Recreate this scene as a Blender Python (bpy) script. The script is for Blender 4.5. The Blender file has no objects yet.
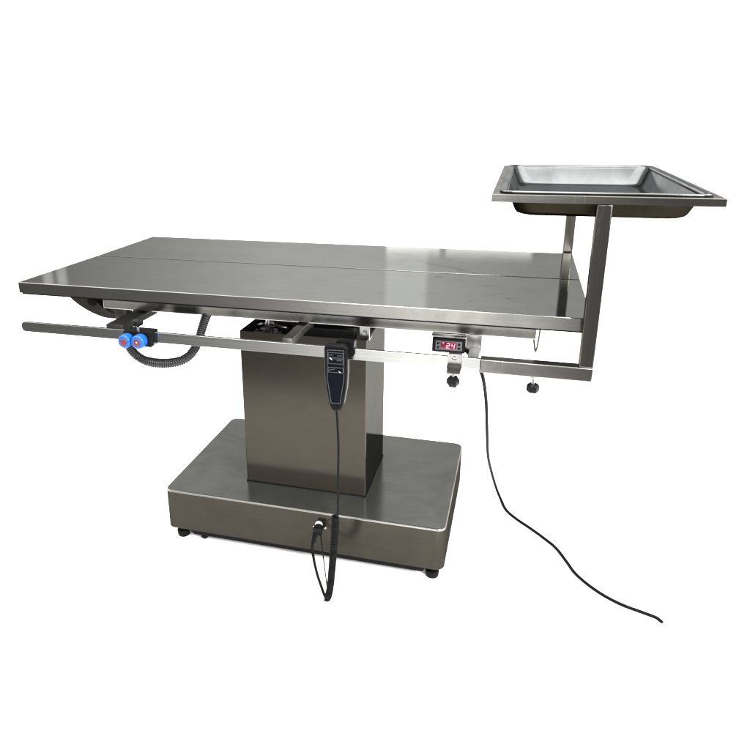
import bpy, bmesh, math, random
from mathutils import Vector, Matrix
random.seed(7)
H = 0.7997                       # height of the table top above the floor; shapes below are written relative to the top
sc = bpy.context.scene
COL = sc.collection

# ------------------------------------------------------------------ materials
def new_mat(name):
    m = bpy.data.materials.new(name); m.use_nodes = True
    nt = m.node_tree; nt.nodes.clear()
    out = nt.nodes.new('ShaderNodeOutputMaterial')
    return m, nt, out

def steel(name, col, rough=0.2, brush='x', wob=0.02, diff=0.06, smudge=0.25, grain=0.12, smear=0.0, scrape=0.0, dcol=None):
    """sheet stainless: brushed grain, finger smudges, slightly wavy reflections"""
    m, nt, out = new_mat(name)
    N = nt.nodes.new; L = nt.links.new
    tc = N('ShaderNodeTexCoord')
    mp = N('ShaderNodeMapping')
    s = {'x': (3, 420, 420), 'y': (420, 3, 420), 'z': (420, 420, 3)}[brush]
    mp.inputs['Scale'].default_value = s
    L(tc.outputs['Object'], mp.inputs['Vector'])
    g = N('ShaderNodeTexNoise'); g.inputs['Scale'].default_value = 1.0; g.inputs['Detail'].default_value = 3
    L(mp.outputs['Vector'], g.inputs['Vector'])
    sm = N('ShaderNodeTexNoise'); sm.inputs['Scale'].default_value = 9; sm.inputs['Detail'].default_value = 5
    sm.inputs['Roughness'].default_value = 0.62; sm.inputs['Distortion'].default_value = 0.6
    L(tc.outputs['Object'], sm.inputs['Vector'])
    # colour = col * (1 - grain/2 + grain*g) * (1 - smudge*mask)
    gr = N('ShaderNodeMapRange'); gr.inputs[1].default_value = .3; gr.inputs[2].default_value = .7
    gr.inputs[3].default_value = 1 - grain; gr.inputs[4].default_value = 1 + grain
    L(g.outputs['Fac'], gr.inputs[0])
    mk = N('ShaderNodeMapRange'); mk.inputs[1].default_value = .38; mk.inputs[2].default_value = .68
    mk.inputs[3].default_value = 1.0 + smudge * .35; mk.inputs[4].default_value = 1 - smudge
    L(sm.outputs['Fac'], mk.inputs[0])
    mul = N('ShaderNodeMath'); mul.operation = 'MULTIPLY'
    L(gr.outputs[0], mul.inputs[0]); L(mk.outputs[0], mul.inputs[1])
    if smear:                                    # greasy wipe marks, mostly towards the foot end
        mp2 = N('ShaderNodeMapping'); mp2.inputs['Scale'].default_value = (6, 9, 6); mp2.inputs['Rotation'].default_value = (0, 0, .5)
        L(tc.outputs['Object'], mp2.inputs['Vector'])
        n2 = N('ShaderNodeTexNoise'); n2.inputs['Scale'].default_value = 1.3; n2.inputs['Detail'].default_value = 6; n2.inputs['Distortion'].default_value = 1.6
        L(mp2.outputs['Vector'], n2.inputs['Vector'])
        k2 = N('ShaderNodeMapRange'); k2.inputs[1].default_value = .60; k2.inputs[2].default_value = .70; L(n2.outputs['Fac'], k2.inputs[0])
        sx2 = N('ShaderNodeSeparateXYZ'); L(tc.outputs['Object'], sx2.inputs[0])
        k3 = N('ShaderNodeMapRange'); k3.inputs[1].default_value = .05; k3.inputs[2].default_value = .6; k3.inputs[3].default_value = .05; L(sx2.outputs[0], k3.inputs[0])
        k4 = N('ShaderNodeMath'); k4.operation = 'MULTIPLY'; L(k2.outputs[0], k4.inputs[0]); L(k3.outputs[0], k4.inputs[1])
        k5 = N('ShaderNodeMapRange'); k5.inputs[3].default_value = 1; k5.inputs[4].default_value = 1 - smear; L(k4.outputs[0], k5.inputs[0])
        m2 = N('ShaderNodeMath'); m2.operation = 'MULTIPLY'; L(mul.outputs[0], m2.inputs[0]); L(k5.outputs[0], m2.inputs[1]); mul = m2
    if scrape:                                   # thin bright scratches
        mp3 = N('ShaderNodeMapping'); mp3.inputs['Scale'].default_value = (300, 140, 26); mp3.inputs['Rotation'].default_value = (.7, .75, .5)
        L(tc.outputs['Object'], mp3.inputs['Vector'])
        n3 = N('ShaderNodeTexNoise'); n3.inputs['Scale'].default_value = 1; n3.inputs['Detail'].default_value = 2; L(mp3.outputs['Vector'], n3.inputs['Vector'])
        n4 = N('ShaderNodeTexNoise'); n4.inputs['Scale'].default_value = 11; n4.inputs['Detail'].default_value = 2; L(tc.outputs['Object'], n4.inputs['Vector'])
        q1 = N('ShaderNodeMapRange'); q1.inputs[1].default_value = .60; q1.inputs[2].default_value = .68; L(n3.outputs['Fac'], q1.inputs[0])
        q2 = N('ShaderNodeMapRange'); q2.inputs[1].default_value = .52; q2.inputs[2].default_value = .62; L(n4.outputs['Fac'], q2.inputs[0])
        q3 = N('ShaderNodeMath'); q3.operation = 'MULTIPLY'; L(q1.outputs[0], q3.inputs[0]); L(q2.outputs[0], q3.inputs[1])
        q4 = N('ShaderNodeMapRange'); q4.inputs[3].default_value = 1; q4.inputs[4].default_value = 1 + scrape; L(q3.outputs[0], q4.inputs[0])
        m3 = N('ShaderNodeMath'); m3.operation = 'MULTIPLY'; L(mul.outputs[0], m3.inputs[0]); L(q4.outputs[0], m3.inputs[1]); mul = m3
    vm = N('ShaderNodeVectorMath'); vm.operation = 'SCALE'; vm.inputs[0].default_value = col
    L(mul.outputs[0], vm.inputs['Scale'])
    rr = N('ShaderNodeMapRange'); rr.inputs[1].default_value = .3; rr.inputs[2].default_value = .7
    rr.inputs[3].default_value = rough * .85; rr.inputs[4].default_value = rough * 1.25
    L(sm.outputs['Fac'], rr.inputs[0])
    wv = N('ShaderNodeTexNoise'); wv.inputs['Scale'].default_value = 4.0; wv.inputs['Detail'].default_value = 1
    L(tc.outputs['Object'], wv.inputs['Vector'])
    b1 = N('ShaderNodeBump'); b1.inputs['Strength'].default_value = wob; b1.inputs['Distance'].default_value = .02
    L(wv.outputs['Fac'], b1.inputs['Height'])
    b2 = N('ShaderNodeBump'); b2.inputs['Strength'].default_value = .012; b2.inputs['Distance'].default_value = .0006
    L(g.outputs['Fac'], b2.inputs['Height']); L(b1.outputs['Normal'], b2.inputs['Normal'])
    gl = N('ShaderNodeBsdfAnisotropic'); gl.distribution = 'BECKMANN'
    L(vm.outputs['Vector'], gl.inputs['Color']); L(rr.outputs[0], gl.inputs['Roughness']); L(b2.outputs['Normal'], gl.inputs['Normal'])
    df = N('ShaderNodeBsdfDiffuse')
    if dcol: df.inputs['Color'].default_value = (*dcol, 1)
    else: L(vm.outputs['Vector'], df.inputs['Color'])
    L(b2.outputs['Normal'], df.inputs['Normal'])
    mx = N('ShaderNodeMixShader'); mx.inputs[0].default_value = diff
    L(gl.outputs[0], mx.inputs[1]); L(df.outputs[0], mx.inputs[2]); L(mx.outputs[0], out.inputs['Surface'])
    return m

def paint(name, col, rough=.45, spec=.4, emit=None, es=0, var=.15, scale=40):
    m, nt, out = new_mat(name)
    N = nt.nodes.new; L = nt.links.new
    b = N('ShaderNodeBsdfPrincipled'); tc = N('ShaderNodeTexCoord'); n = N('ShaderNodeTexNoise')
    n.inputs['Scale'].default_value = scale; n.inputs['Detail'].default_value = 4
    L(tc.outputs['Object'], n.inputs['Vector'])
    mr = N('ShaderNodeMapRange'); mr.inputs[3].default_value = 1 - var; mr.inputs[4].default_value = 1 + var
    L(n.outputs['Fac'], mr.inputs[0])
    vm = N('ShaderNodeVectorMath'); vm.operation = 'SCALE'; vm.inputs[0].default_value = col
    L(mr.outputs[0], vm.inputs['Scale']); L(vm.outputs['Vector'], b.inputs['Base Color'])
    b.inputs['Roughness'].default_value = rough; b.inputs['Specular IOR Level'].default_value = spec
    if emit:
        b.inputs['Emission Color'].default_value = (*emit, 1); b.inputs['Emission Strength'].default_value = es
    L(b.outputs[0], out.inputs['Surface'])
    return m

M = dict(
    top=steel('brushed_steel_top', (.235, .24, .228), .07, 'x', .0012, .03, .04, .03, smear=.26),
    edge=steel('brushed_steel_edge', (.26, .255, .24), .2, 'x', .01, .012, .12, .07),
    frame=steel('brushed_steel_frame', (.15, .145, .135), .28, 'x', .01, .06, .2, .10),
    column=steel('column_shaded_steel', (.0225, .0203, .0168), .17, 'x', .008, .28, .07, .07, dcol=(.05, .0445, .036)),  # darker copy of the column steel, dark reflection put into the colour
    colside=steel('column_side_lit_steel', (.060, .060, .055), .13, 'x', .006, .05, .08, .05),  # lighter copy for the side faces, their brighter reflection painted in
    base=steel('base_shaded_steel', (.026, .0238, .0192), .18, 'x', .015, .14, .14, .09, dcol=(.038, .035, .030)),  # dark reflection on the base walls painted into this steel
    basetop=steel('base_lid_lit_steel', (.175, .18, .168), .2, 'x', .01, .10, .16, .07),  # lighter copy of the base steel, the lid's brightness painted in
    rail=steel('rail_steel', (.42, .42, .405), .2, 'x', .01, .01, .1, .10),
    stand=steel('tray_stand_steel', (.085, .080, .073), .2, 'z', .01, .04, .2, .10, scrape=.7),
    standrim=steel('tray_rim_steel', (.135, .131, .124), .2, 'x', .012, .04, .22, .10, scrape=.3),
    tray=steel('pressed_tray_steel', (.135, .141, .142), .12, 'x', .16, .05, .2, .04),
    trayout=steel('tray_underside_shaded_steel', (.009, .0075, .005), .3, 'x', .02, .1, .2, .05),  # near-black copy of the tray steel, shade painted on the underside
    standback=steel('tray_stand_lit_steel', (.19, .178, .16), .17, 'z', .01, .04, .12, .10),  # lighter copy of the stand steel, painted so the rear post reflects brighter
    hose=paint('corrugated_rubber', (.006, .006, .0065), .34, .4),
    dark=steel('dark_strut_steel', (.045, .043, .038), .35, 'x', .02, .2, .2, .1),
    bracket=steel('bright_bracket_steel', (.36, .36, .35), .25, 'z', .02, .1, .2, .1),
    black=paint('black_plastic', (.003, .003, .0033), .42, .08),
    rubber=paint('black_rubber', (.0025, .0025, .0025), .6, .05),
    inner=paint('dark_inner_steel', (.006, .006, .0055), .45, .22),  # near-black tone for the column inside and the lift parts
    shell=paint('handset_plastic', (.002, .002, .0023), .38, .06),
    panel=paint('keypad_film', (.0015, .002, .0035), .3, .05),
    line=paint('pale_print', (.045, .048, .052), .5, .1),
    blue=paint('blue_plastic', (.003, .06, .24), .35, .4, var=.05),
    red=paint('dull_red_cap', (.085, .013, .018), .4, .4),
    grey=paint('grey_panel', (.045, .048, .055), .5, .3),
    screen=paint('red_display', (.03, .002, .006), .25, .4, (.55, .01, .06), .20),
    digit=paint('lit_digit', (.8, .2, .3), .4, .2, (1.0, .12, .24), 1.15, var=.0),
    white=paint('white_plastic', (.3, .3, .3), .5, .2),
)

# ------------------------------------------------------------------ shapes
def obj(name, bm, mat, parent=None, smooth=35, mats=None):
    bmesh.ops.remove_doubles(bm, verts=bm.verts, dist=1e-6)
    bmesh.ops.recalc_face_normals(bm, faces=bm.faces)
    off = Vector((0, 0, H))
    if parent is not None:
        off -= parent.matrix_world.translation if parent.parent is None else WORLD[parent.name]
    bmesh.ops.translate(bm, verts=bm.verts, vec=off)
    if smooth:
        for f in bm.faces: f.smooth = f.calc_area() < .002
        for e in bm.edges:
            e.smooth = not (len(e.link_faces) == 2 and e.calc_face_angle(0) > math.radians(smooth))
    me = bpy.data.meshes.new(name); bm.to_mesh(me); bm.free()
    for m in (mats or [mat]): me.materials.append(m)
    o = bpy.data.objects.new(name, me); COL.objects.link(o)
    if parent is not None:
        o.parent = parent
        WORLD[o.name] = WORLD.get(parent.name, parent.location.copy())
    return o
WORLD = {}

def thing(name, label, cat, loc, group=None):
    o = bpy.data.objects.new(name, None); COL.objects.link(o)
    o.location = loc; o.empty_display_size = .05
    o['label'] = label; o['category'] = cat
    if group: o['group'] = group
    WORLD[o.name] = Vector(loc)
    bpy.context.view_layer.update()
    return o
def tag(o, label, cat, group=None):
    o['label'] = label; o['category'] = cat
    if group: o['group'] = group

def box(bm, x0, x1, y0, y1, z0, z1, bev=.0, seg=2, mi=0):
    t = bmesh.new()
    bmesh.ops.create_cube(t, size=1)
    for v in t.verts:
        v.co = Vector(((x0 + x1) / 2 + v.co.x * (x1 - x0), (y0 + y1) / 2 + v.co.y * (y1 - y0), (z0 + z1) / 2 + v.co.z * (z1 - z0)))
    if bev: bmesh.ops.bevel(t, geom=t.edges, offset=bev, segments=seg, affect='EDGES', profile=.5)
    merge(bm, t, mi); return bm
def merge(bm, t, mi=0):
    for f in t.faces: f.material_index = mi
    me = bpy.data.meshes.new('tmp'); t.to_mesh(me); t.free(); bm.from_mesh(me); bpy.data.meshes.remove(me)

def prism(bm, poly, axis, a, b, bev=0, seg=2):
    """extrude a closed 2-D outline along an axis"""
    t = bmesh.new()
    def P(u, w, h): return {0: (h, u, w), 1: (u, h, w), 2: (u, w, h)}[axis]
    va = [t.verts.new(P(u, w, a)) for u, w in poly]; vb = [t.verts.new(P(u, w, b)) for u, w in poly]
    n = len(poly)
    fa = t.faces.new(va); fb = t.faces.new(vb[::-1])
    for i in range(n): t.faces.new((va[i], vb[i], vb[(i + 1) % n], va[(i + 1) % n]))
    bmesh.ops.recalc_face_normals(t, faces=t.faces)
    if bev:
        ed = [e for e in t.edges if (e in fa.edges[:] or e in fb.edges[:])]
        bmesh.ops.bevel(t, geom=ed, offset=bev, segments=seg, affect='EDGES', profile=.5)
    merge(bm, t); return bm

def cyl(bm, p, q, r, r2=None, n=28, bev=0):
    p, q = Vector(p), Vector(q); d = q - p
    t = bmesh.new()
    bmesh.ops.create_cone(t, cap_ends=True, segments=n, radius1=r, radius2=r if r2 is None else r2, depth=d.length)
    if bev:
        ed = [e for e in t.edges if any(len(f.verts) > 4 for f in e.link_faces)]
        bmesh.ops.bevel(t, geom=ed, offset=bev, segments=3, affect='EDGES', profile=.5)
    rot = d.to_track_quat('Z', 'Y').to_matrix().to_4x4()
    bmesh.ops.transform(t, matrix=Matrix.Translation((p + q) / 2) @ rot, verts=t.verts)
    merge(bm, t); return bm

def lobed(bm, c, r, h, axis=(0, 0, 1), n=6, depth=.16):
    """a star grip knob: lobed outline, domed rim"""
    t = bmesh.new(); K = 72
    prof = [(0.55, 0), (.86, .02), (1.0, .22), (1.0, .70), (.90, .90), (.72, 1.0)]
    rings = []
    for s, w in prof:
        rings.append([t.verts.new((r * s * (1 - depth * (.5 - .5 * math.cos(n * a))) * math.cos(a), r * s * (1 - depth * (.5 - .5 * math.cos(n * a))) * math.sin(a), h * (w - .5)))
                      for a in [2 * math.pi * k / K for k in range(K)]])
    for A, B in zip(rings, rings[1:]):
        for k in range(K): t.faces.new((A[k], A[(k + 1) % K], B[(k + 1) % K], B[k]))
    t.faces.new(rings[0][::-1]); t.faces.new(rings[-1])
    rot = Vector(axis).to_track_quat('Z', 'Y').to_matrix().to_4x4()
    bmesh.ops.transform(t, matrix=Matrix.Translation(c) @ rot, verts=t.verts)
    merge(bm, t); return bm

def spline(pts, n=12):
    P = [Vector(p) for p in pts]; P = [2 * P[0] - P[1]] + P + [2 * P[-1] - P[-2]]
    out = []
    for i in range(1, len(P) - 2):
        a, b, c, d = P[i - 1:i + 3]
        for k in range(n):
            t = k / n
            out.append(.5 * ((2 * b) + (-a + c) * t + (2 * a - 5 * b + 4 * c - d) * t * t + (-a + 3 * b - 3 * c + d) * t ** 3))
    out.append(P[-2]); return out

def frames(path):
    T = [(path[min(i + 1, len(path) - 1)] - path[max(i - 1, 0)]).normalized() for i in range(len(path))]
    u = T[0].orthogonal().normalized(); out = []
    for t in T:
        u = (u - t * u.dot(t)).normalized(); out.append((t, u, t.cross(u)))
    return out

def tube(bm, path, r, n=10, radii=None):
    t = bmesh.new(); F = frames(path); rings = []
    for i, (p, (tt, u, v)) in enumerate(zip(path, F)):
        rr = radii[i] if radii else r
        rings.append([t.verts.new(p + rr * (math.cos(2 * math.pi * k / n) * u + math.sin(2 * math.pi * k / n) * v)) for k in range(n)])
    for A, B in zip(rings, rings[1:]):
        for k in range(n): t.faces.new((A[k], A[(k + 1) % n], B[(k + 1) % n], B[k]))
    t.faces.new(rings[0][::-1]); t.faces.new(rings[-1])
    merge(bm, t); return bm

def resample(path, step):
    out = [path[0].copy()]; acc = 0
    for a, b in zip(path, path[1:]):
        L = (b - a).length; s = step - acc
        while s <= L:
            out.append(a.lerp(b, s / L)); s += step
        acc = (acc + L) % step
    return out

def helix(path, r, turns, per=14):
    N = turns * per
    d = [0]
    for a, b in zip(path, path[1:]): d.append(d[-1] + (b - a).length)
    P = resample(path, d[-1] / N); F = frames(P)
    return [p + r * (math.cos(2 * math.pi * i / per) * u + math.sin(2 * math.pi * i / per) * v) for i, (p, (t, u, v)) in enumerate(zip(P, F))]

def rrect(x0, x1, y0, y1, r, n=8):
    out = []
    for cx, cy, a0 in ((x1 - r, y1 - r, 0), (x0 + r, y1 - r, 90), (x0 + r, y0 + r, 180), (x1 - r, y0 + r, 270)):
        for k in range(n + 1):
            a = math.radians(a0 + 90 * k / n); out.append((cx + r * math.cos(a), cy + r * math.sin(a)))
    return out
def loft(bm, loops, cap0=False, cap1=False):
    t = bmesh.new(); R = [[t.verts.new(p) for p in l] for l in loops]
    n = len(R[0])
    for A, B in zip(R, R[1:]):
        for k in range(n): t.faces.new((A[k], A[(k + 1) % n], B[(k + 1) % n], B[k]))
    if cap0: t.faces.new(R[0][::-1])
    if cap1: t.faces.new(R[-1])
    merge(bm, t); return bm

# ------------------------------------------------------------------ the floor
bm = bmesh.new()
nx, ny = 24, 16
xs = [-60 + 120 * i / nx for i in range(nx + 1)]; ys = [-.85 + 70.85 * (j / ny) ** 2 for j in range(ny + 1)]
g = [[bm.verts.new((x, y, -H)) for x in xs] for y in ys]
for j in range(ny):
    for i in range(nx): bm.faces.new((g[j][i], g[j][i + 1], g[j + 1][i + 1], g[j + 1][i]))
m, nt, out = new_mat('white_paper_floor')
d = nt.nodes.new('ShaderNodeBsdfDiffuse'); nz = nt.nodes.new('ShaderNodeTexNoise'); nz.inputs['Scale'].default_value = 30
cr = nt.nodes.new('ShaderNodeValToRGB'); cr.color_ramp.elements[0].color = (.90, .90, .90, 1); cr.color_ramp.elements[1].color = (.93, .93, .93, 1)
nt.links.new(nz.outputs['Fac'], cr.inputs[0]); nt.links.new(cr.outputs[0], d.inputs['Color']); nt.links.new(d.outputs[0], out.inputs['Surface'])
fl = obj('ground', bm, m, smooth=0); fl['kind'] = 'structure'

# ------------------------------------------------------------------ the operating table
W, L_, TT = .696, 1.40, .0284
T = thing('operating_table', 'long stainless steel veterinary operating table on a pedestal column and heavy base', 'operating table', (.70, .36, 0))

# pedestal base: folded sheet lid with rounded corners
BX0, BX1, BY0, BY1, BZ1, BZ0 = .2975, 1.1156, .1149, .627, -.6332, -.7584
def lp(x0, x1, y0, y1, r, z, n=5): return [(x, y, z) for x, y in rrect(x0, x1, y0, y1, r, n)]
bm = bmesh.new()
loft(bm, [lp(BX0, BX1, BY0, BY1, .024, BZ0), lp(BX0, BX1, BY0, BY1, .024, BZ1 - .005),
          lp(BX0 + .0006, BX1 - .0006, BY0 + .0006, BY1 - .0006, .0234, BZ1 - .003),
          lp(BX0 + .0022, BX1 - .0022, BY0 + .0022, BY1 - .0022, .0222, BZ1 - .0006),
          lp(BX0 + .005, BX1 - .005, BY0 + .005, BY1 - .005, .0206, BZ1)], cap1=True)
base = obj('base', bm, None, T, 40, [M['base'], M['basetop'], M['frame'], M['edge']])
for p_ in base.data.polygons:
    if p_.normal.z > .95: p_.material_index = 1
    elif p_.normal.z > .25: p_.material_index = 3 if p_.normal.y < -.3 else 2  # brighter steel on the front bevel as a painted highlight, darker elsewhere
bm = bmesh.new()
prism(bm, [(BX0 + .062, -.7584), (BX0 + .082, -.7765), (BX1 - .058, -.7765), (BX1 - .044, -.7584)], 1, BY0 + .008, BY1 - .03)
obj('chassis', bm, M['rubber'], T)
for fx, fy in ((.334, .145), (1.083, .145), (.334, .59), (1.083, .59)):
    bm = bmesh.new()
    cyl(bm, (fx, fy, -.779), (fx, fy, -.757), .009)
    cyl(bm, (fx, fy, -.7997), (fx, fy, -.778), .0175, .0195, bev=.004)
    obj('foot', bm, M['rubber'], T)
bm = bmesh.new()
cyl(bm, (.405, .135, -.7985), (.405, .160, -.7985 + .0), .0105, bev=.003); bmesh.ops.translate(bm, verts=bm.verts, vec=(0, 0, .0105))
obj('castor', bm, M['rubber'], T)
# socket on the base front
bm = bmesh.new()
cyl(bm, (.7705, BY0 + .001, -.671), (.7705, BY0 - .004, -.671), .0105, bev=.001)
so = obj('socket', bm, M['white'], T)
for sx in (-.0165, .0165):
    bm = bmesh.new(); cyl(bm, (.7725 + sx, BY0 + .001, -.6795), (.7725 + sx, BY0 - .003, -.6795), .0028, bev=.001)
    obj('screw', bm, M['bracket'], so)

# column: an open folded box, dark inside, with the lift post standing in it
CX0, CX1, CY0, CY1, CZ1, CZ0 = .5161, .8775, .2231, .4781, -.1627, BZ1
bm = bmesh.new()
def rect(x0, x1, y0, y1, z, r=.003): return [(x, y, z) for x, y in rrect(x0, x1, y0, y1, r, 3)]
loft(bm, [rect(CX0, CX1, CY0, CY1, CZ0 + .003), rect(CX0, CX1, CY0, CY1, CZ1), rect(CX0 + .002, CX1 - .002, CY0 + .002, CY1 - .002, CZ1, .001),
          rect(CX0 + .002, CX1 - .002, CY0 + .002, CY1 - .002, CZ1 - .05, .001)])
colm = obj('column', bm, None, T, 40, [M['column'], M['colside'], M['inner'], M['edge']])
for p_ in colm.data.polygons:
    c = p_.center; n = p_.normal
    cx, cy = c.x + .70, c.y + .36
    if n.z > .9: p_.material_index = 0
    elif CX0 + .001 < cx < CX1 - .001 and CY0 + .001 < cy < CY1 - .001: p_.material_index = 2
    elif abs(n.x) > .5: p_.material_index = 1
bm = bmesh.new(); box(bm, CX0 - .0012, CX1 + .0012, CY0 - .0012, CY1 + .0012, CZ0 + .0004, CZ0 + .004)
obj('column_seal', bm, M['rubber'], T)
bm = bmesh.new()
box(bm, CX0 + .003, CX1 - .003, CY0 + .003, CY1 - .003, -.196, -.192)
box(bm, .60, .80, .30, .42, -.192, -.083, .004)
box(bm, .545, .64, .255, .30, -.192, -.178, .003)
box(bm, .66, .835, .262, .285, -.192, -.150, .003)
lift = obj('lift_head', bm, M['inner'], T)
bm = bmesh.new()
cyl(bm, (.587, .275, -.178), (.587, .275, -.120), .011, bev=.002); cyl(bm, (.578, .275, -.152), (.606, .268, -.146), .008, bev=.002)
obj('pivot_pin', bm, M['bracket'], lift)
for a_, b_, r_ in (((.715, .262, -.150), (.715, .258, -.118), .0055), ((.575, .262, -.172), (.575, .248, -.172), .004), ((.622, .258, -.178), (.622, .258, -.168), .006)):
    bm = bmesh.new(); cyl(bm, a_, b_, r_, n=6); obj('bolt', bm, M['bracket'], lift)
bm = bmesh.new()
for sx, w in ((.545, .03), (.66, .022)):
    box(bm, sx, sx + w, .25, .29, -.176, -.170, .002)
tube(bm, spline([(.54, .30, -.17), (.57, .28, -.155), (.60, .29, -.165), (.63, .27, -.158), (.655, .30, -.17)], 8), .005, 8)
obj('linkage', bm, M['frame'], lift)
# hinge bracket with a bolt at the right of the column
bm = bmesh.new()
box(bm, .852, .879, .250, .2535, -.171, -.0795, .001); box(bm, .852, .879, .2535, .285, -.171, -.1675, .001)
br = obj('hinge_bracket', bm, M['bracket'], T)
for bz, r_ in ((-.150, .0062), (-.118, .0048)):
    bm = bmesh.new(); cyl(bm, (.8655, .2505, bz), (.8655, .244, bz), r_, n=6); obj('bolt', bm, M['edge'], br)

# sub-frame of square tube under the top
bm = bmesh.new()
FZ0, FZ1, FX0, FX1, FY0, FY1 = -.0792, -.0330, .192, 1.2962, .080, .616
box(bm, FX0, FX1, FY0, FY0 + .03, FZ0, FZ1, .0014, 3); box(bm, FX0, FX1, FY1 - .03, FY1, FZ0, FZ1, .0014, 3)
for fx in (FX0, FX1 - .03): box(bm, fx + .001, fx + .029, FY0 + .029, FY1 - .029, FZ0 + .002, FZ1 - .002)
for fx in (.56, .80): box(bm, fx, fx + .03, FY0 + .029, FY1 - .029, FZ0 + .003, FZ1 - .002)
sub = obj('sub_frame', bm, M['rail'], T, 40)
bm = bmesh.new(); box(bm, .57, .82, .27, .45, -.0835, -.0765, .001)
obj('mounting_plate', bm, M['inner'], T)

# curved tilt sector at the head end
def arc_band():
    outer = [(.060, -.0296), (.0858, -.0553), (.108, -.0735), (.1336, -.0885), (.160, -.0995), (.1864, -.1068), (.208, -.1086), (.2228, -.1080)]
    inner = [(.2228, -.0935), (.214, -.0935), (.205, -.0900), (.192, -.0835), (.178, -.0735), (.165, -.060), (.155, -.045), (.150, -.0296)]
    o = [(v.x, v.y) for v in spline([(a, b, 0) for a, b in outer], 5)]; i = [(v.x, v.y) for v in spline([(a, b, 0) for a, b in inner], 5)]
    return o + i
bm = bmesh.new(); prism(bm, arc_band(), 1, .084, .114, .0012)
sec = obj('tilt_sector', bm, M['dark'], T)
bm = bmesh.new(); cyl(bm, (.158, .086, -.064), (.158, .076, -.064), .0125, bev=.002); obj('pivot_cap', bm, M['rubber'], sec)
bm = bmesh.new(); box(bm, .2225, .258, .084, .112, -.112, -.0785, .002); obj('sector_post', bm, M['dark'], T)

# accessory rails with rounded noses and the arms that carry them
def rail_bm(y, x1=1.19):
    z1, z0, r = -.0917, -.1173, .0105
    pts = [(x1, z0), (x1, z1)] + [(.029 + r - r * math.sin(a), z1 - r + r * math.cos(a)) for a in [math.pi / 2 * k / 6 for k in range(7)]] \
        + [(.029 + r - r * math.cos(a), z0 + r - r * math.sin(a)) for a in [math.pi / 2 * k / 6 for k in range(7)]]
    return prism(bmesh.new(), pts, 1, y, y + .009, .0003)
for ry in (-.0445, W + .0355):
    o = obj('accessory_rail', rail_bm(ry), None, T, 40, [M['rail'], M['frame']])
    for p_ in o.data.polygons:                                   # table side darkened in colour to dim its reflection in the beam
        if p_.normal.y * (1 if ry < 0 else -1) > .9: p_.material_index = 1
for y0, y1 in ((-.0352, .135), (W - .135, W + .0352)):
    for x0, x1, mt in ((.272, .319, 'dark'), (.735, .759, 'frame')):
        bm = bmesh.new(); box(bm, x0, x1, y0, y1, -.101, -.0830, .0015); obj('rail_arm', bm, M[mt], T)
for ys in (1, -1):
    yy = (lambda v: v) if ys > 0 else (lambda v: W - v)
    bm = bmesh.new()
    prism(bm, [(1.1435, -.0797), (1.1775, -.0797), (1.1775, -.1335), (1.158, -.1335), (1.1435, -.1180)], 1, min(yy(.082), yy(.085)), max(yy(.082), yy(.085)), .0006)
    box(bm, 1.1748, 1.1778, min(yy(.0852), yy(.115)), max(yy(.0852), yy(.115)), -.1333, -.0798)
    box(bm, 1.152, 1.1760, min(yy(-.0352), yy(.0818)), max(yy(-.0352), yy(.0818)), -.1163, -.1100, .001)
    obj('rail_bracket', bm, M['bracket'], T)

# two folded top panels, dished a few millimetres towards the drain seam
SY = .3587; SZ = -.0015
def panel_bm(ya, yb, za, zb):
    t = bmesh.new()
    bmesh.ops.create_cube(t, size=1)
    for v in t.verts:
        lo = v.co.y < 0; up = v.co.z > 0
        v.co = Vector((v.co.x * L_ + L_ / 2, ya if lo else yb, (za if lo else zb) if up else -TT))
    seam = lambda e: all(abs(v.co.y - SY) < .01 for v in e.verts)
    bmesh.ops.bevel(t, geom=[e for e in t.edges if seam(e) and e.verts[0].co.z > -.01 and e.verts[1].co.z > -.01], offset=.0007, segments=2, affect='EDGES', profile=.5)
    bmesh.ops.bevel(t, geom=[e for e in t.edges if not seam(e) and (e.verts[0].co.z + e.verts[1].co.z > -.03 or abs(e.verts[0].co.z - e.verts[1].co.z) > .01)], offset=.0014, segments=3, affect='EDGES', profile=.5)
    return t
for ya, yb, za, zb in ((0, SY - .0043, 0, SZ), (SY + .0043, W, SZ, 0)):
    o = obj('top_panel', panel_bm(ya, yb, za, zb), None, T, 40, [M['top'], M['edge']])
    for p_ in o.data.polygons:
        if p_.normal.z < .96: p_.material_index = 1
bm = bmesh.new(); box(bm, .003, L_ - .003, SY - .0041, SY + .0041, -.0260, -.0065); obj('seam_gasket', bm, M['rubber'], T)
bm = bmesh.new(); box(bm, .006, L_ - .006, .004, W - .004, -.0328, -.0286); obj('lip_shadow_strip', bm, M['rubber'], T)  # thin black sheet added as the shadow line below the lip
# spring clip hanging at the foot end of the sub-frame
bm = bmesh.new()
path = spline([(1.2895, .083, -.050), (1.291, .083, -.075), (1.2975, .080, -.108), (1.302, .083, -.078), (1.3035, .083, -.050)], 8)
tube(bm, path, .0021, 8); obj('hanging_clip', bm, M['frame'], T)

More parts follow.
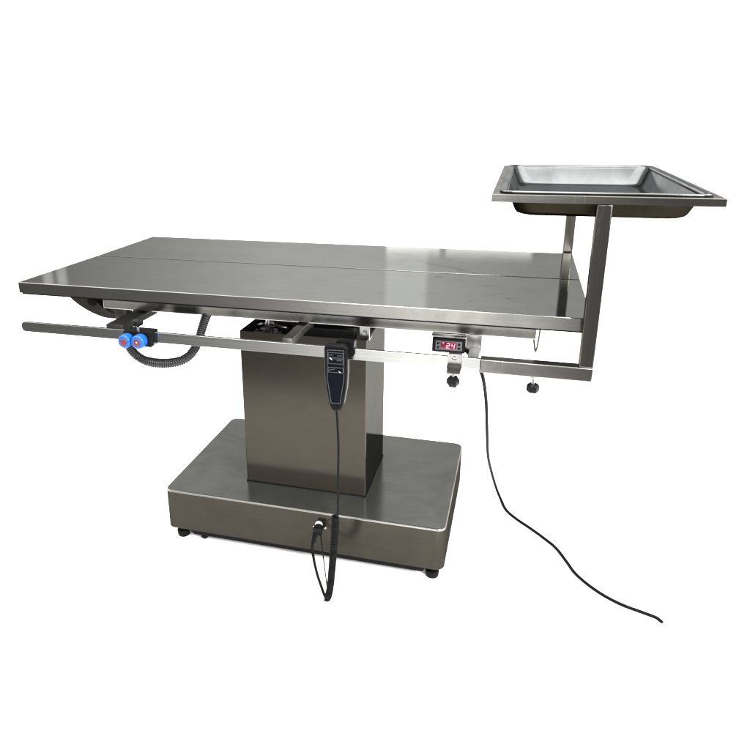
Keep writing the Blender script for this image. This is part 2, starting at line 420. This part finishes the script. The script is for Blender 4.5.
# temperature controller: steel housing, black bezel, red read-out
def shift(b): bmesh.ops.translate(b, verts=b.verts, vec=(-.0045, .0605, -.0168))
bm = bmesh.new(); box(bm, 1.069, 1.147, .026, .082, -.1075, -.0635, .0015); box(bm, 1.0685, 1.1475, .018, .0258, -.0735, -.0635, .0012)
shift(bm); ctl = obj('temperature_controller', bm, M['edge'], T)
bm = bmesh.new(); box(bm, 1.070, 1.1465, .0135, .0258, -.1085, -.0742, .003, 3)
shift(bm); obj('bezel', bm, M['black'], ctl)
bm = bmesh.new(); box(bm, 1.0785, 1.1392, .0125, .0142, -.1015, -.0795, .0007); shift(bm); obj('face_panel', bm, M['grey'], ctl)
bm = bmesh.new(); box(bm, 1.0905, 1.1265, .0118, .0132, -.0990, -.0815, .0005); shift(bm); obj('display', bm, M['screen'], ctl)
for bx in (1.0845, 1.1328):
    for bz in (-.0858, -.0957):
        bm = bmesh.new(); cyl(bm, (bx, .013, bz), (bx, .0112, bz), .0031, bev=.0006); shift(bm); obj('button', bm, M['black'], ctl)
def seg_digit(bm, x, z, w, h, segs, t=.0013, slant=.16):
    y0, y1 = .0109, .0117
    def S(px, pz): return (px + (pz - z) * slant, pz)
    half = h / 2
    R = {'a': (x, x + w, z + h - t, z + h), 'd': (x, x + w, z, z + t), 'g': (x, x + w, z + half - t / 2, z + half + t / 2),
         'f': (x, x + t, z + half, z + h), 'b': (x + w - t, x + w, z + half, z + h), 'e': (x, x + t, z, z + half), 'c': (x + w - t, x + w, z, z + half)}
    for s in segs:
        a, b, c, d = R[s]; e = .0002 * (1 + 'abcdefg'.index(s)) * .3
        prism(bm, [S(a, c), S(b, c), S(b, d), S(a, d)], 1, y0 - e, y1)
bm = bmesh.new()
seg_digit(bm, 1.1030, -.0962, .0072, .0124, 'abged'); seg_digit(bm, 1.1145, -.0962, .0072, .0124, 'fgbc')
cyl(bm, (1.0962, .0117, -.0840), (1.0962, .0109, -.0840), .0014, n=12)
shift(bm); obj('digits', bm, M['digit'], ctl)

# ------------------------------------------------------------------ instrument tray stand at the foot end
TX0, TX1, TY0, TY1, TZ, TH = 1.1842, 1.5970, -.0506, .6934, .2541, .0150
S = thing('tray_stand', 'square tube steel stand with two posts holding the raised tray at the table foot', 'tray stand', (1.39, .33, H - .12))
bm = bmesh.new()
def sq(x0, x1, y0, y1, z): return [(x0, y0, z), (x1, y0, z), (x1, y1, z), (x0, y1, z)]
wd = .030; e = .0012
loft(bm, [sq(TX0, TX1, TY0, TY1, TZ - TH), sq(TX0, TX1, TY0, TY1, TZ - e), sq(TX0 + e, TX1 - e, TY0 + e, TY1 - e, TZ),
          sq(TX0 + wd, TX1 - wd, TY0 + wd, TY1 - wd, TZ), sq(TX0 + wd, TX1 - wd, TY0 + wd, TY1 - wd, TZ - .003), sq(TX0 + .003, TX1 - .003, TY0 + .003, TY1 - .003, TZ - .003),
          sq(TX0 + .003, TX1 - .003, TY0 + .003, TY1 - .003, TZ - TH), sq(TX0, TX1, TY0, TY1, TZ - TH)])
obj('rim_frame', bm, M['standrim'], S, 30)
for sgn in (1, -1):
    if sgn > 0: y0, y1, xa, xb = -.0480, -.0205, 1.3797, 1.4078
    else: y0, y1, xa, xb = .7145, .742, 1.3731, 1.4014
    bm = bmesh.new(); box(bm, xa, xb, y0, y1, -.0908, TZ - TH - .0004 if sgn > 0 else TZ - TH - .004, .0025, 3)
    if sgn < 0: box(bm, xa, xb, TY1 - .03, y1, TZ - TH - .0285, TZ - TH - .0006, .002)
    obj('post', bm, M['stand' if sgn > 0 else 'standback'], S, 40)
    bm = bmesh.new(); box(bm, 1.1825, xb, y0 - .0004, y1 + .0004, -.1210, -.0910, .0025, 3); obj('arm', bm, M['standrim'], S, 40)
    ym = (y0 + y1) / 2
    bm = bmesh.new(); cyl(bm, (1.294, ym, -.1415), (1.294, ym, -.1205), .0040); cyl(bm, (1.294, ym, -.1275), (1.294, ym, -.1215), .0075, n=6)
    k = obj('clamp_screw', bm, M['bracket'], S)
    bm = bmesh.new(); lobed(bm, Vector((1.2945, ym, -.1495)), .0132, .019); obj('knob', bm, M['black'], k)

# ------------------------------------------------------------------ the pressed tray lying in the stand
P = thing('steel_tray', 'deep pressed stainless instrument tray with rounded corners resting in the raised stand', 'tray', (1.39, .33, H + .2))
fz = TZ + .0012
def pl(i, z, r): return [(x, y, z) for x, y in rrect(1.1985 + i, 1.5845 - i, -.030 + i, .678 - i, r, 9)]
bm = bmesh.new()
loft(bm, [pl(0, fz, .030), pl(.0008, fz + .0022, .0295), pl(.003, fz + .0028, .028), pl(.0085, fz + .0022, .026), pl(.0125, fz - .0005, .030), pl(.0155, fz - .006, .032),
          pl(.030, fz - .040, .036), pl(.034, fz - .0455, .037), pl(.040, fz - .0485, .038), pl(.048, fz - .0495, .038)], cap1=True)
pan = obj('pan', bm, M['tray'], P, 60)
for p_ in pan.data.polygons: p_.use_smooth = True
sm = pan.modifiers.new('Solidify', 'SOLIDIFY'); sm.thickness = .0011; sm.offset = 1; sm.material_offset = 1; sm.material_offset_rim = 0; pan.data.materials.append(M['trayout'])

# ------------------------------------------------------------------ hand control hooked over the rail
hx = .873
C = thing('hand_control', 'black wired hand controller with outlined keypad hooked over the front rail', 'hand control', (hx, -.05, H - .235))
outl = [(.8465, -.084), (.8500, -.0775), (.8570, -.0752), (.8895, -.0745), (.8965, -.0768), (.8997, -.083), (.9000, -.140), (.8975, -.175), (.8905, -.216), (.8865, -.2265), (.879, -.2335),
        (.868, -.2345), (.8605, -.2285), (.8565, -.218), (.8490, -.178), (.8465, -.145)]
bm = bmesh.new(); prism(bm, outl, 1, -.0780, -.0545, .0055, 4)
obj('body', bm, M['shell'], C, 50)
bm = bmesh.new()
prism(bm, [(-.0540, -.106), (-.0540, -.0735), (-.0290, -.0735), (-.0290, -.106), (-.0345, -.106), (-.0345, -.0885), (-.0465, -.0885), (-.0465, -.106)], 0, .868, .9085, .001)
obj('hook', bm, M['shell'], C, 30)
bm = bmesh.new(); prism(bm, [(.8535, -.0855), (.8935, -.0840), (.8940, -.148), (.8845, -.2135), (.8620, -.2140), (.8530, -.155)], 1, -.0789, -.0776, .0003)
kp = obj('keypad', bm, M['panel'], C, 30)
def loop_line(pts, r=.00055, y=-.0791):
    bm = bmesh.new(); n = len(pts)
    for i in range(n):
        a, b = pts[i], pts[(i + 1) % n]
        tube(bm, [Vector((a[0], y, a[1])), Vector((b[0], y, b[1]))], r, 6)
    return bm
obj('outline', loop_line([(.8548, -.0868), (.8922, -.0855), (.8927, -.148), (.8836, -.2123), (.8628, -.2128), (.8543, -.155)]), M['line'], kp)
for z0 in (-.0925, -.1065, -.1270):
    hgt = .0115
    obj('key', loop_line([(x, z) for x, z in [(.8568, z0), (.8905, z0 + .0007), (.8905, z0 - hgt + .0007), (.8568, z0 - hgt)]], .00045), M['line'], kp)
for pts in ([(.8600, -.1030), (.8625, -.1040), (.8662, -.1098), (.8630, -.1085)], [(.8800, -.1345), (.8830, -.1355), (.8868, -.1385), (.8835, -.1378)]):
    bm = bmesh.new(); prism(bm, pts, 1, -.0796, -.0788); obj('key_mark', bm, M['white'], kp)
bm = bmesh.new()
for pts in ([(.8585, -.1045), (.8605, -.1030)], [(.876, -.1100), (.888, -.1095)], [(.8585, -.1335), (.8720, -.1300)], [(.878, -.0985), (.888, -.0980)], [(.859, -.098), (.868, -.0975)]):
    tube(bm, [Vector((p[0], -.0790, p[1])) for p in pts], .0006, 6)
obj('key_symbol', bm, M['line'], kp)
# its cord: straight drop, coil that just touches the floor, and back up to the plug
drop = spline([(.8715, -.066, -.232), (.8725, -.062, -.27), (.8732, -.057, -.342), (.8712, -.055, -.422), (.8705, -.054, -.490), (.8690, -.052, -.518), (.8655, -.048, -.5275), (.8605, -.045, -.529)], 10)
coil_axis = spline([(.8612, -.045, -.5300), (.8600, -.045, -.569), (.8571, -.045, -.613), (.8520, -.044, -.674), (.8462, -.042, -.735), (.8400, -.040, -.772), (.8345, -.036, -.7865)], 16)
coil = helix(coil_axis, .0076, 42, 14)
rest = spline([tuple(coil[-1]), (.831, -.034, -.788), (.8240, -.024, -.7870), (.8110, -.006, -.778), (.7950, .012, -.757), (.7785, .035, -.727), (.7685, .056, -.703), (.7660, .078, -.689), (.7640, .090, -.683)], 10)
bm = bmesh.new(); tube(bm, drop, .0029, 8); tube(bm, [drop[-1]] + [coil[0]], .0023, 8); tube(bm, coil, .0023, 6); tube(bm, rest, .0040, 8)
cord = obj('cord', bm, M['rubber'], C, 60)
bm = bmesh.new(); tube(bm, spline([(.7765, .093, -.676), (.785, .078, -.680), (.7955, .055, -.690), (.8095, .025, -.722), (.822, .0, -.752), (.832, -.022, -.778)], 10), .0017, 8)
obj('thin_wire', bm, M['rubber'], C, 60)
bm = bmesh.new()
cyl(bm, (.7725, BY0 - .0045, -.6775), (.7725, .096, -.6775), .0125, bev=.002)
box(bm, .7605, .7845, .086, .0995, -.690, -.667, .003, 3)
tube(bm, [Vector((.7690, .091, -.684)), Vector((.7655, .088, -.697)), Vector((.7655, .082, -.710))], .006, 10, [.0085, .007, .0045])
obj('plug', bm, M['black'], C, 50)

# ------------------------------------------------------------------ power cord of the controller
PC = spline([(1.135, .095, -.112), (1.146, .079, -.120), (1.164, .066, -.1330), (1.1845, .068, -.170), (1.194, .17, -.275), (1.1989, .28, -.409), (1.2034, .42, -.5569), (1.2138, .52, -.660), (1.2335, .595, -.764),
             (1.252, .572, -.7925), (1.2695, .522, -.7957), (1.300, .480, -.7957), (1.3422, .4381, -.7957), (1.3820, .395, -.7957), (1.4144, .3539, -.7957), (1.439, .300, -.7957), (1.4603, .2495, -.7957),
             (1.489, .210, -.7957), (1.5183, .1805, -.7957), (1.546, .160, -.7957), (1.5749, .1444, -.7957), (1.608, .133, -.7957), (1.6417, .1209, -.7957), (1.650, .114, -.7957), (1.6560, .1055, -.7957)], 8)
bm = bmesh.new(); tube(bm, PC, .0044, 10)
o = obj('power_cord', bm, M['rubber'], None, 60)
tag(o, 'thin black power cord hanging behind the rail and trailing to the right over the floor', 'cord')

# ------------------------------------------------------------------ black clamp with two blue knobs on the rail
B = thing('knob_clamp', 'black rail clamp with two blue knobs near the left end of the front rail', 'rail clamp', (.375, -.05, H - .124))
bm = bmesh.new()
prism(bm, [(-.0620, -.1240), (-.0620, -.0875), (-.0245, -.0875), (-.0245, -.1240), (-.0340, -.1240), (-.0340, -.1185), (-.0345, -.0912), (-.0452, -.0912), (-.0452, -.1240)], 0, .3360, .4095, .0015)
obj('clamp_body', bm, M['black'], B, 30)
bm = bmesh.new(); cyl(bm, (.3725, -.052, -.0878), (.3725, -.052, -.072), .0034); st = obj('stem', bm, M['bracket'], B)
bm = bmesh.new(); lobed(bm, Vector((.3735, -.052, -.0655)), .0138, .0145, (0, -.25, 1)); obj('star_knob', bm, M['black'], st)
for kx, kz in ((.3500, -.1075), (.3862, -.1062)):
    bm = bmesh.new()
    cyl(bm, (kx, -.0622, kz), (kx, -.0860, kz), .0163, n=40, bev=.003)
    for a in range(24):
        t = 2 * math.pi * a / 24
        cyl(bm, (kx + .0160 * math.cos(t), -.0655, kz + .0160 * math.sin(t)), (kx + .0160 * math.cos(t), -.0815, kz + .0160 * math.sin(t)), .0010, n=8)
    k = obj('knob', bm, M['blue'], B, 40)
    bm = bmesh.new(); cyl(bm, (kx, -.0855, kz), (kx, -.0878, kz), .0092, n=32, bev=.0012); obj('cap', bm, M['red'], k)
bm = bmesh.new(); cyl(bm, (.3865, -.0876, -.1052), (.3865, -.0884, -.1052), .0021, n=16); obj('rivet', bm, M['white'], k)

# ------------------------------------------------------------------ corrugated hose looping under the rail
hp = spline([(.318, -.020, -.128), (.3215, -.017, -.146), (.3320, -.012, -.1665), (.3540, -.004, -.1835), (.3915, .0, -.1885), (.4330, .010, -.1850), (.4610, .025, -.1720), (.4770, .045, -.1450), (.4830, .065, -.1100), (.4860, .085, -.0850), (.487, .118, -.062), (.488, .125, -.04)], 30)
hp = resample(hp, .0009)
rad = [.0128 - .0024 * (.5 + .5 * math.cos(2 * math.pi * i / 6)) ** 1.5 for i in range(len(hp))]
bm = bmesh.new(); tube(bm, hp, .012, 20, rad)
o = obj('corrugated_hose', bm, M['hose'], None, 80)
tag(o, 'black corrugated hose looping below the rail behind the two blue knobs', 'hose')

# ------------------------------------------------------------------ steel rail clamp with a black knob
R = thing('rail_clamp', 'small steel rail clamp with a round hole and black knob below the temperature display', 'rail clamp', (1.129, -.05, H - .15))
pts_o = [(1.1145, -.1060), (1.1145, -.0880), (1.1165, -.0850), (1.1195, -.0838), (1.1385, -.0832), (1.1415, -.0845), (1.1432, -.0875), (1.1432, -.1060)]
t = bmesh.new()
hole = [(1.1285 + .0050 * math.cos(a), -.0925 + .0050 * math.sin(a)) for a in [2 * math.pi * k / 20 for k in range(20)]]
def ring_plate(bm, outer, hole, y0, y1):
    t = bmesh.new()
    for y in (y0, y1):
        vo = [t.verts.new((x, y, z)) for x, z in outer]; vh = [t.verts.new((x, y, z)) for x, z in hole]
        eo = [t.edges.new((vo[i], vo[(i + 1) % len(vo)])) for i in range(len(vo))]; eh = [t.edges.new((vh[i], vh[(i + 1) % len(vh)])) for i in range(len(vh))]
        bmesh.ops.triangle_fill(t, edges=eo + eh, use_beauty=True)
        if y == y0: A, Bh = vo, vh
        else:
            for a, b in ((A, vo), (Bh, vh)):
                for i in range(len(a)): t.faces.new((a[i], a[(i + 1) % len(a)], b[(i + 1) % len(a)], b[i]))
    merge(bm, t); return bm
bm = bmesh.new(); ring_plate(bm, pts_o, hole, -.0490, -.0458)
box(bm, 1.1147, 1.1430, -.0456, -.0300, -.0905, -.0868, .0008) if False else None
o1 = obj('clamp_plate', bm, M['bracket'], R, 30)
bm = bmesh.new()
box(bm, 1.1147, 1.1430, -.0620, -.0458, -.1245, -.1062, .0012); box(bm, 1.1147, 1.1430, -.0456, -.0250, -.1245, -.1188, .001); box(bm, 1.1147, 1.1430, -.0335, -.0250, -.1186, -.0880, .001)
obj('jaw', bm, M['dark'], R, 30)
bm = bmesh.new(); cyl(bm, (1.1285, -.054, -.1400), (1.1285, -.054, -.1240), .0036); sc2 = obj('clamp_screw', bm, M['bracket'], R)
bm = bmesh.new(); lobed(bm, Vector((1.1290, -.056, -.1425)), .0140, .0190, (0, -.45, 1)); obj('knob', bm, M['black'], sc2)

# ------------------------------------------------------------------ world: brightness zones by direction, shaped for the steel's reflections
w = bpy.data.worlds.new('World'); sc.world = w; w.use_nodes = True
nt = w.node_tree; nt.nodes.clear()
class V:
    def __init__(s, k): s.k = k
def _n(op, *a):
    n = nt.nodes.new('ShaderNodeMath'); n.operation = op
    for i, x in enumerate(a):
        if isinstance(x, V): nt.links.new(x.k, n.inputs[i])
        else: n.inputs[i].default_value = x
    return V(n.outputs[0])
def add(a, b): return _n('ADD', a, b)
def mul(a, b): return _n('MULTIPLY', a, b)
def ss(x, a, b):
    n = nt.nodes.new('ShaderNodeMapRange'); n.interpolation_type = 'SMOOTHSTEP'
    nt.links.new(x.k, n.inputs[0]); n.inputs[1].default_value = a; n.inputs[2].default_value = b
    return V(n.outputs[0])
def mix(f, a, b): return add(mul(a, _n('SUBTRACT', 1.0, f)), mul(b, f))
def band(x, a, b, s): return mul(ss(x, a - s, a + s), _n('SUBTRACT', 1.0, ss(x, b - s, b + s)))
def ramp(x, stops):
    """piecewise-linear curve through (x, value) stops"""
    v = stops[0][1]
    for (xa, va), (xb, vb) in zip(stops, stops[1:]):
        n = nt.nodes.new('ShaderNodeMapRange'); nt.links.new(x.k, n.inputs[0])
        n.inputs[1].default_value = xa; n.inputs[2].default_value = xb; n.inputs[3].default_value = 0; n.inputs[4].default_value = vb - va
        v = add(V(n.outputs[0]), v)
    return v
tc = nt.nodes.new('ShaderNodeTexCoord'); sx = nt.nodes.new('ShaderNodeSeparateXYZ'); nt.links.new(tc.outputs['Generated'], sx.inputs[0])
X, Y, Z = V(sx.outputs[0]), V(sx.outputs[1]), V(sx.outputs[2])
a = _n('DIVIDE', X, add(_n('ABSOLUTE', Y), .02))
WHITE = 2.3
# far brightness zones, shaped for the reflections in the table top
wall = ramp(a, [(-1.0, .40), (-.75, .55), (-.55, .95), (-.36, 1.40), (-.20, 1.45), (-.10, 1.25), (.02, 1.0), (.2, .85)])
wall = mix(mul(band(a, -.186, -.125, .004), band(Z, .13, .42, .03)), wall, 1.9)
win = mul(add(band(a, -.186, -.108, .002), band(a, -.099, .02, .002)), band(Z, .10, .1985, .002))
wall = mix(win, wall, 5.0)
wall = mix(ss(Z, .33, .46), wall, .78)
wall = mix(mul(add(band(a, -.785, -.766, .003), band(a, -.757, -.738, .003)), band(Z, .185, .222, .006)), wall, 1.5)
front = mix(ss(Z, .145, .158), WHITE, wall)
low = ramp(a, [(-1.0, .17), (-.82, .20), (-.55, .30), (-.35, .68), (-.22, 1.7), (-.12, 2.9), (-.03, 3.0), (.04, 1.3), (.075, .5), (.11, .2), (.3, .25)])
low = mix(ss(Z, -.47, -.38), 1.3, low)
back = mix(ss(Z, .05, .16), low, 2.3)
back = mix(mul(band(a, .02, .13, .02), band(Z, .10, .40, .03)), back, 14.0)  # added bright patch behind the camera, lifts the rear post's reflection
L0 = mix(ss(Y, -.08, .02), back, front)
side = mix(ss(_n('ABSOLUTE', a), 1.4, 2.2), L0, 3.2)
tot = mix(ss(Z, .70, .85), side, 6.0)
bg = nt.nodes.new('ShaderNodeBackground'); nt.links.new(tot.k, bg.inputs['Strength'])
bg.inputs['Color'].default_value = (1.0, .995, .98, 1)
wo = nt.nodes.new('ShaderNodeOutputWorld'); nt.links.new(bg.outputs[0], wo.inputs['Surface'])
w.cycles.sampling_method = 'MANUAL'; w.cycles.sample_map_resolution = 1024

# ------------------------------------------------------------------ lamps: added area fills that whiten the floor, all outside the frame
def area(name, loc, tgt, size, power, col):
    l = bpy.data.lights.new(name, 'AREA'); l.shape = 'RECTANGLE'; l.size, l.size_y = size; l.energy = power; l.color = col
    o = bpy.data.objects.new(name, l); COL.objects.link(o); o.location = loc
    o.rotation_euler = (Vector(tgt) - Vector(loc)).to_track_quat('-Z', 'Y').to_euler()
area('fill_light', (-1.8, 1.0, 3.2), (.7, .4, 0), (1.6, 1.6), 60, (1, .98, .95))
area('fill_light', (3.6, .6, 2.6), (.9, .4, 0), (1.4, 1.4), 60, (1, .98, .95))

area('fill_light', (.9, -2.3, 3.3), (.75, 0, 0), (1.4, 1.4), 120, (1, .985, .96))
area('fill_light', (2.5, -1.5, 1.7), (1.2, -.1, 0), (.9, .9), 170, (1, .985, .96))

# ------------------------------------------------------------------ camera
cam = bpy.data.cameras.new('camera'); co = bpy.data.objects.new('camera', cam); COL.objects.link(co); sc.camera = co
yaw, pitch, roll, f, px, py = .27802274, -.32411271, -.01144713, 679.95415, 326.33718, 340.15307
cyw, syw, cp, sp = math.cos(yaw), math.sin(yaw), math.cos(pitch), math.sin(pitch)
fw = Vector((-syw * cp, cyw * cp, sp)); r = Vector((cyw, syw, 0)); u = r.cross(fw)
c_, s_ = math.cos(roll), math.sin(roll)
r, u = c_ * r + s_ * u, -s_ * r + c_ * u
mw = Matrix((r, u, -fw)).transposed().to_4x4(); mw.translation = Vector((1.24043137, -1.4362649, .41003792 + H))
co.matrix_world = mw
cam.sensor_width = 36; cam.lens = f / 750 * 36; cam.shift_x = (375 - px) / 750; cam.shift_y = (py - 375) / 750
cam.clip_start = .02; cam.clip_end = 300

sc.view_settings.view_transform = 'Standard'; sc.view_settings.look = 'None'; sc.view_settings.exposure = 0
sc.render.engine = 'CYCLES'
sc.cycles.use_denoising = True
sc.cycles.max_bounces = 8
